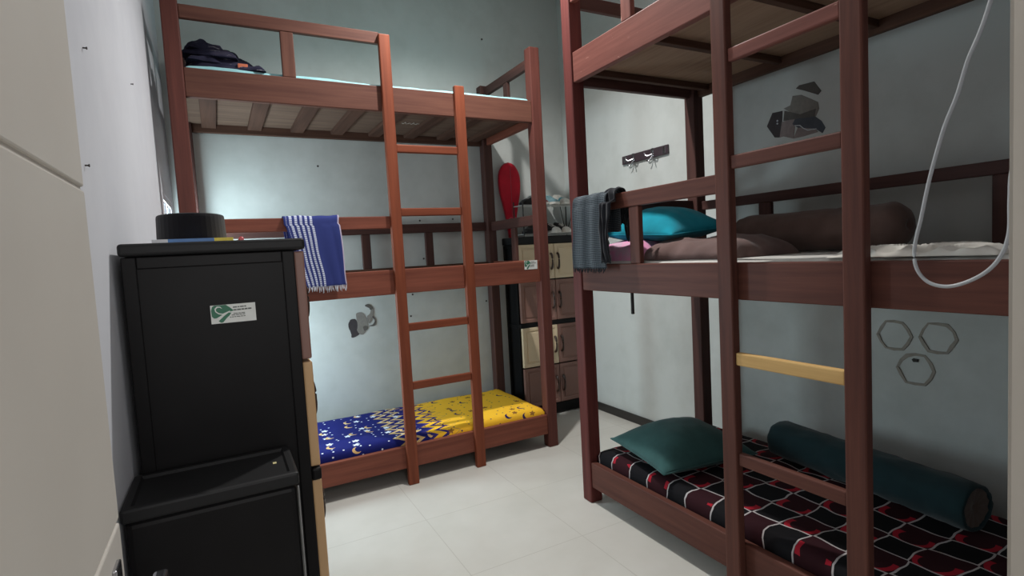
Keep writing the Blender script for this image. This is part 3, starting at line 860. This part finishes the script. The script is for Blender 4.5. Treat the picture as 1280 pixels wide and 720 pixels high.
shoe('black canvas shoe with white toe cap at the right end of the lower rack shelf', (2.535, .67, zl), math.radians(-3), S_blk, S_wht, S_wht, S_wht, .98)

rc = thing('racket_case', 'red racket case standing upright on the corner cabinet beside the shoe rack', 'racket case', (2.148, .775, ZT))
def case_outline(k=1.0, off=0):
    P = []
    Hh = .575
    prof = [(0, .026), (.08, .034), (.17, .048), (.26, .068), (.34, .086), (.42, .094), (.49, .087), (.54, .062), (.565, .034), (.575, .0)]
    pts = smoothpath([(w, 0, z) for z, w in prof], 4)
    right = [(p.x*k, off+(p.z-off)*1.0) for p in pts]
    return right
def case_bm():
    bm = bmesh.new(); pts = [Vector((w, 0, z)) for w, z in case_outline()]
    layers = [(-.016, .86), (-.012, .97), (0, 1.0), (.012, .97), (.016, .86)]
    R = []
    for y, k in layers:
        ring = [bm.verts.new((p.x*k, y, p.z if p.z < .3 else .3+(p.z-.3)*(1-(1-k)*.6))) for p in pts]
        ring += [bm.verts.new((-p.x*k, y, p.z if p.z < .3 else .3+(p.z-.3)*(1-(1-k)*.6))) for p in pts[-2::-1]]
        R.append(ring)
    m = len(R[0])
    for a, b in zip(R, R[1:]):
        for i in range(m): bm.faces.new((a[i], a[(i+1) % m], b[(i+1) % m], b[i]))
    bm.faces.new(R[0]); bm.faces.new(R[-1][::-1])
    return bm
M_redc = fabric('red_nylon', lin(190, 26, 48), .6)
obj('case_body', case_bm(), M_redc, rc)
bm = bmesh.new(); add_tube(bm, [(.004, -.0175, .14), (.006, -.018, .54)], .002, 6)
add_tube(bm, [(w, 0, z) for w, z in case_outline(1.01)], .003, 6); add_tube(bm, [(-w, 0, z) for w, z in case_outline(1.01)], .003, 6)
obj('zip', bm, plain('pale_red_zip', lin(170, 70, 84), .5), rc)
bm = bmesh.new()
for z in (.135, .15): add_tube(bm, smoothpath([(-.028, -.0165, z-.004), (-.006, -.0165, z+.006), (.012, -.0165, z-.002), (.03, -.0165, z+.006)], 4), .0018, 5)
obj('printed_mark', bm, plain('pink_print', lin(214, 120, 130), .6), rc)

# ------------------------------------------------------------------ hook rail on the right wall
hk = thing('hook_rail', 'dark wooden rail with chrome coat hooks on the right wall beyond the bunk', 'hook rail', (X1-.0005, -.145, 1.866))
obj('backboard', bx((-.014, -.22, -.029), (0, .22, .029), .003), plain('dark_stained_board', lin(62, 50, 56), .4), hk)
for fy in (.185, -.19):
    obj('end_plate', bx((-.0175, fy-.012, -.022), (-.0142, fy+.012, .022), .001), M_chrome, hk)
for fy in (.10, -.085):
    bm = bmesh.new()
    add_box(bm, (-.0175, fy-.012, -.026), (-.0142, fy+.012, .030), .001)
    for s in (-1, 1):
        add_tube(bm, smoothpath([(-.016, fy, -.006), (-.035, fy+s*.018, -.016), (-.045, fy+s*.036, -.010), (-.047, fy+s*.042, .006)], 4), .0045, 8)
        add_tube(bm, smoothpath([(-.016, fy, -.018), (-.026, fy+s*.010, -.036), (-.036, fy+s*.020, -.050), (-.046, fy+s*.024, -.044)], 4), .0038, 8)
    obj('hook', bm, M_chrome, hk, smooth=False)

# ------------------------------------------------------------------ scars, nails and marks on the walls
M_tear = [plain('torn_grey_%s' % n, lin(*c), .75) for n, c in (('light', (128, 124, 118)), ('mid', (88, 84, 80)), ('dark', (60, 54, 56)), ('blue', (72, 76, 84)), ('mauve', (138, 126, 124)))]
def scar(name, label, base, n_axis, polys, mats, h=.0015):
    """polys: list of (material index, [(along, z)...]) on a wall"""
    bm = bmesh.new()
    cx = sum(p[0] for _, ps in polys for p in ps)/sum(len(ps) for _, ps in polys); cz = min(p[1] for _, ps in polys for p in ps)
    if n_axis == 'x': loc = (X1-.0002, cx, cz); ea = (0, -1, 0); sgn = -1
    else: loc = (cx, Y1-.0002, cz); ea = (1, 0, 0); sgn = 1
    for i, (mi, ps) in enumerate(polys):
        P = [(sgn*(a-cx), b-cz) for a, b in ps]
        if n_axis == 'y':                  # crumbly outline
            n_ = len(P); Q = []
            for k in range(n_):
                p0, p1, p2, p3 = (Vector((*P[(k+d) % n_], 0)) for d in (-1, 0, 1, 2))
                for t in (0, .25, .5, .75):
                    q = .5*((2*p1)+(p2-p0)*t+(2*p0-5*p1+4*p2-p3)*t*t+(3*p1-p0-3*p2+p3)*t**3)
                    Q.append((q.x+.003*nz(q.x*90, q.y*90, k), q.y+.003*nz(q.y*90, q.x*90, 5)))
            P = Q
        ar = sum(P[k][0]*P[(k+1) % len(P)][1]-P[(k+1) % len(P)][0]*P[k][1] for k in range(len(P)))
        if ar < 0: P = P[::-1]
        add_prism(bm, P, ((0, 0, 0), ea, (0, 0, 1)), h+.0004*i, mi)
    o = obj(name, bm, mats, loc=loc); return tag(o, label, 'wall damage')
polys = [(0, [(-1.204, 1.963), (-1.25, 1.956), (-1.332, 1.9), (-1.337, 1.868), (-1.32, 1.836), (-1.23, 1.858), (-1.155, 1.914), (-1.191, 1.921)]),
         (1, [(-1.222, 1.993), (-1.239, 2.004), (-1.315, 2.0), (-1.349, 1.947), (-1.333, 1.933), (-1.267, 1.97)]),
         (2, [(-1.059, 1.848), (-1.092, 1.908), (-1.148, 1.905), (-1.144, 1.851), (-1.13, 1.777), (-1.102, 1.783)]),
         (4, [(-1.13, 1.777), (-1.144, 1.851), (-1.219, 1.855), (-1.205, 1.756), (-1.151, 1.778)]),
         (3, [(-1.219, 1.855), (-1.309, 1.844), (-1.347, 1.809), (-1.365, 1.774), (-1.351, 1.751), (-1.319, 1.779), (-1.229, 1.804), (-1.201, 1.827)]),
         (1, [(-1.16, 1.902), (-1.242, 1.865), (-1.321, 1.872), (-1.315, 1.837), (-1.23, 1.847), (-1.153, 1.854)]),
         (4, [(-1.205, 1.756), (-1.229, 1.804), (-1.319, 1.778), (-1.33, 1.761), (-1.257, 1.756)])]
sc = scar('torn_sticker', 'patch of torn dark sticker remains on the right wall above the top-but-one ladder rung', None, 'x', polys, M_tear)
sc['label'] = 'torn dark sticker remains on the right wall under the top tier'
pts = [(-1.215, 1.817), (-1.241, 1.812), (-1.258, 1.795), (-1.28, 1.781), (-1.324, 1.777)]
cxl = sc.location
bm2 = bmesh.new(); add_tube(bm2, [(-.0048, a-cxl.y, b-cxl.z) for a, b in pts], .0022, 6)
for a, b in [(-1.121, 1.862), (-1.121, 1.848)]:
    bmesh.ops.create_icosphere(bm2, subdivisions=1, radius=.005, matrix=Matrix.Translation((-.004, a-cxl.y, b-cxl.z)))
obj('tape_highlight', bm2, plain('tape_glint', lin(200, 204, 210), .3), sc)  # pale line and dots painted as the highlight on clear tape

def hexring(cx, cz, r, seed, w=.012):
    out, inn = [], []
    for k in range(12):
        a = 2*PI*k/12; rr = r*(1-.07*(k % 2))*(1+.08*nz(seed+math.cos(a), math.sin(a), seed))
        ww = w*(1+.7*nz(seed*3+math.cos(a), math.sin(a), 7))
        out.append((cx+rr*math.cos(a), cz+rr*math.sin(a))); inn.append((cx+(rr-ww)*math.cos(a), cz+(rr-ww)*math.sin(a)))
    return [(0, [out[k], out[(k+1) % 12], inn[(k+1) % 12], inn[k]]) for k in range(12)]
M_stain = [plain('brown_glue_stain', lin(146, 140, 130), .8), plain('dark_spot', lin(50, 48, 44), .8), plain('grey_smudge', lin(150, 146, 138), .8)]
H_ = [(-1.653, .825, .072, 1, 'upper left'), (-1.815, .830, .070, 2, 'upper right'), (-1.733, .690, .074, 3, 'lowest')]
for cx, cz, r, sd, wh in H_:
    pl = hexring(cx, cz, r, sd)
    if sd == 3: pl.append((1, [(cx+.012, cz+.040), (cx+.006, cz+.046), (cx-.012, cz+.044), (cx-.010, cz+.032), (cx+.006, cz+.030)]))
    scar('glue_stain', 'hexagonal glue stain on the right wall under the middle tier, %s of the three' % wh, None, 'x', pl, M_stain, .0008)['group'] = 'hexagonal glue stains'

def q_back(pts):
    out = []
    for a, b in pts:
        px, py = 420+a/12, 370+b/12
        dx, dy = px-435, py-385
        out.append((.884+.0050*dx+.0001*dy, .958-.00562*dy-.0006*dx))
    return out
B_ = q_back
polys = [(2, B_([(160, 470), (165, 400), (210, 345), (285, 345), (310, 430), (290, 510), (330, 560), (200, 615), (190, 550)])),
         (0, B_([(310, 430), (300, 260), (420, 260), (480, 420), (390, 560), (330, 560), (290, 510)])),
         (1, B_([(390, 450), (470, 440), (460, 490), (410, 510)])),
         (1, B_([(455, 130), (520, 115), (590, 180), (545, 205), (510, 170), (460, 150)])),
         (1, B_([(545, 290), (580, 300), (612, 360), (580, 435), (480, 440), (560, 410), (590, 355)])),
         (0, B_([(545, 205), (590, 180), (560, 300), (500, 400), (470, 300), (520, 260)]))]
scar('peeled_plaster', 'peeled dark patch of plaster on the back wall below the blue towel', None, 'y', polys, M_tear)

M_nail = plain('rusty_nail', lin(58, 52, 48), .5, .5, .4)
def nail(label, p, n, r=.006, l=.012):
    o = thing('wall_nail', label, 'nail', p, 0, 'nails and hooks in the walls')
    p2 = Vector(n)
    obj('shank', tube([(0, 0, 0), p2*l], .0016, 6), M_nail, o); obj('nail_head', tube([p2*l, p2*(l+.002)], r, 8), M_nail, o)
for lab, x, z in (('dark nail high on the back wall above the left bunk', 2.0, 2.871), ('small nail on the back wall above the middle tier, far left', .194, 2.30),
                  ('left nail of the two side by side on the back wall behind the ladder', 1.425, 1.534), ('right nail of the two side by side on the back wall behind the ladder', 1.678, 1.540),
                  ('nail on the back wall above the blue towel', .758, 1.902), ('nail on the back wall just over the middle tier beam, between the ladder stiles', 1.436, 1.262),
                  ('upper nail on the back wall between the ladder stiles below the middle tier', 1.336, 1.012), ('lower nail on the back wall between the ladder stiles below the middle tier', 1.313, .859),
                  ('nail on the back wall right of the ladder below the middle tier', 1.912, .913)):
    nail(lab, (x, Y1-.0003, z), (0, -1, 0), .007)
for lab, y, z in (('small bent hook high on the white left wall near the door leaf', -1.48, 1.754), ('small hook on the white left wall, the one nearest the bunk', -.684, 1.912), ('nail on the white left wall beside the edge of the door leaf', -1.585, 1.491)):
    nail(lab, (X0+.0003, y, z), (1, 0, 0), .003, .006)

# ------------------------------------------------------------------ white cable
pts = [(1.63, -2.43, 2.44), (1.625, -2.425, 2.2), (1.61, -2.415, 1.95), (1.60, -2.402, 1.80), (1.6, -2.391, 1.741), (1.6, -2.373, 1.683), (1.6, -2.352, 1.632), (1.6, -2.332, 1.562), (1.6, -2.308, 1.498), (1.6, -2.281, 1.396), (1.6, -2.263, 1.306), (1.6, -2.248, 1.232), (1.6, -2.252, 1.184), (1.6, -2.275, 1.152), (1.6, -2.312, 1.142), (1.6, -2.352, 1.154), (1.6, -2.388, 1.179), (1.6, -2.411, 1.213), (1.6, -2.423, 1.259), (1.6, -2.424, 1.326), (1.6, -2.428, 1.391), (1.605, -2.45, 1.48), (1.62, -2.50, 1.60)]
cb = thing('cable', 'thin white cable hanging in a loop in front of the right bunk', 'cable', (0, 0, 0))
obj('cord', tube(smoothpath(pts, 6), .0042, 8), plain('white_cable', lin(176, 178, 180), .4, var=.03), cb, smooth=True)

# ------------------------------------------------------------------ lights
def area(name, loc, rot, sx, sy, e, c, spread=PI):
    l = bpy.data.lights.new(name, 'AREA'); l.shape = 'RECTANGLE'; l.size = sx; l.size_y = sy; l.energy = e; l.color = c; l.spread = spread
    o = bpy.data.objects.new(name, l); link(o); o.location = loc; o.rotation_euler = rot; return o
sp = bpy.data.lights.new('room_lamp', 'SPOT'); sp.energy = 185; sp.spot_size = math.radians(146); sp.spot_blend = .9; sp.shadow_soft_size = .04; sp.color = (1, .98, .95)
so = bpy.data.objects.new('room_lamp', sp); link(so); so.location = (1.33, -.52, 3.2)
area('ceiling_fill', (1.2, -1.3, 3.25), (0, 0, 0), 1.6, 2.0, 9, (1, .98, .96))  # added soft fill below the ceiling, beside the lamp's own light
area('window_daylight', (X0-.006, .47, 1.11), (0, -PI/2, 0), 1.04, .46, 44, (.72, .92, 1))
area('corridor_fill', (.35, -4.0, 1.7), (math.radians(85), 0, 0), .9, 1.4, 20, (1, .98, .96))  # added fill from behind the camera, shining in through the doorway
w = bpy.data.worlds.new('dim_room'); C.world = w; w.use_nodes = True
w.node_tree.nodes['Background'].inputs[0].default_value = (.9, .95, 1, 1); w.node_tree.nodes['Background'].inputs[1].default_value = .12

# ------------------------------------------------------------------ camera
cam = bpy.data.cameras.new('camera'); co = bpy.data.objects.new('camera', cam); link(co)
yaw, pit, rol = [math.radians(a) for a in (-27.9953, -3.7879, -3.1548)]
fw = Vector((-math.sin(yaw)*math.cos(pit), math.cos(yaw)*math.cos(pit), math.sin(pit)))
rt = Vector((math.cos(yaw), math.sin(yaw), 0)); up = rt.cross(fw)
r2 = rt*math.cos(rol)+up*math.sin(rol); u2 = -rt*math.sin(rol)+up*math.cos(rol)
m = Matrix((( r2.x, u2.x, -fw.x), (r2.y, u2.y, -fw.y), (r2.z, u2.z, -fw.z))).to_4x4()
m.translation = Vector((.1511, -2.9339, 1.2746)); co.matrix_world = m
cam.sensor_fit = 'HORIZONTAL'; cam.sensor_width = 36; cam.lens = 36*678.4664/1280; cam.clip_start = .02
C.camera = co
C.view_settings.view_transform = 'Standard'; C.view_settings.look = 'None'; C.view_settings.gamma = 1
C.view_settings.use_curve_mapping = False; C.view_settings.exposure = 0
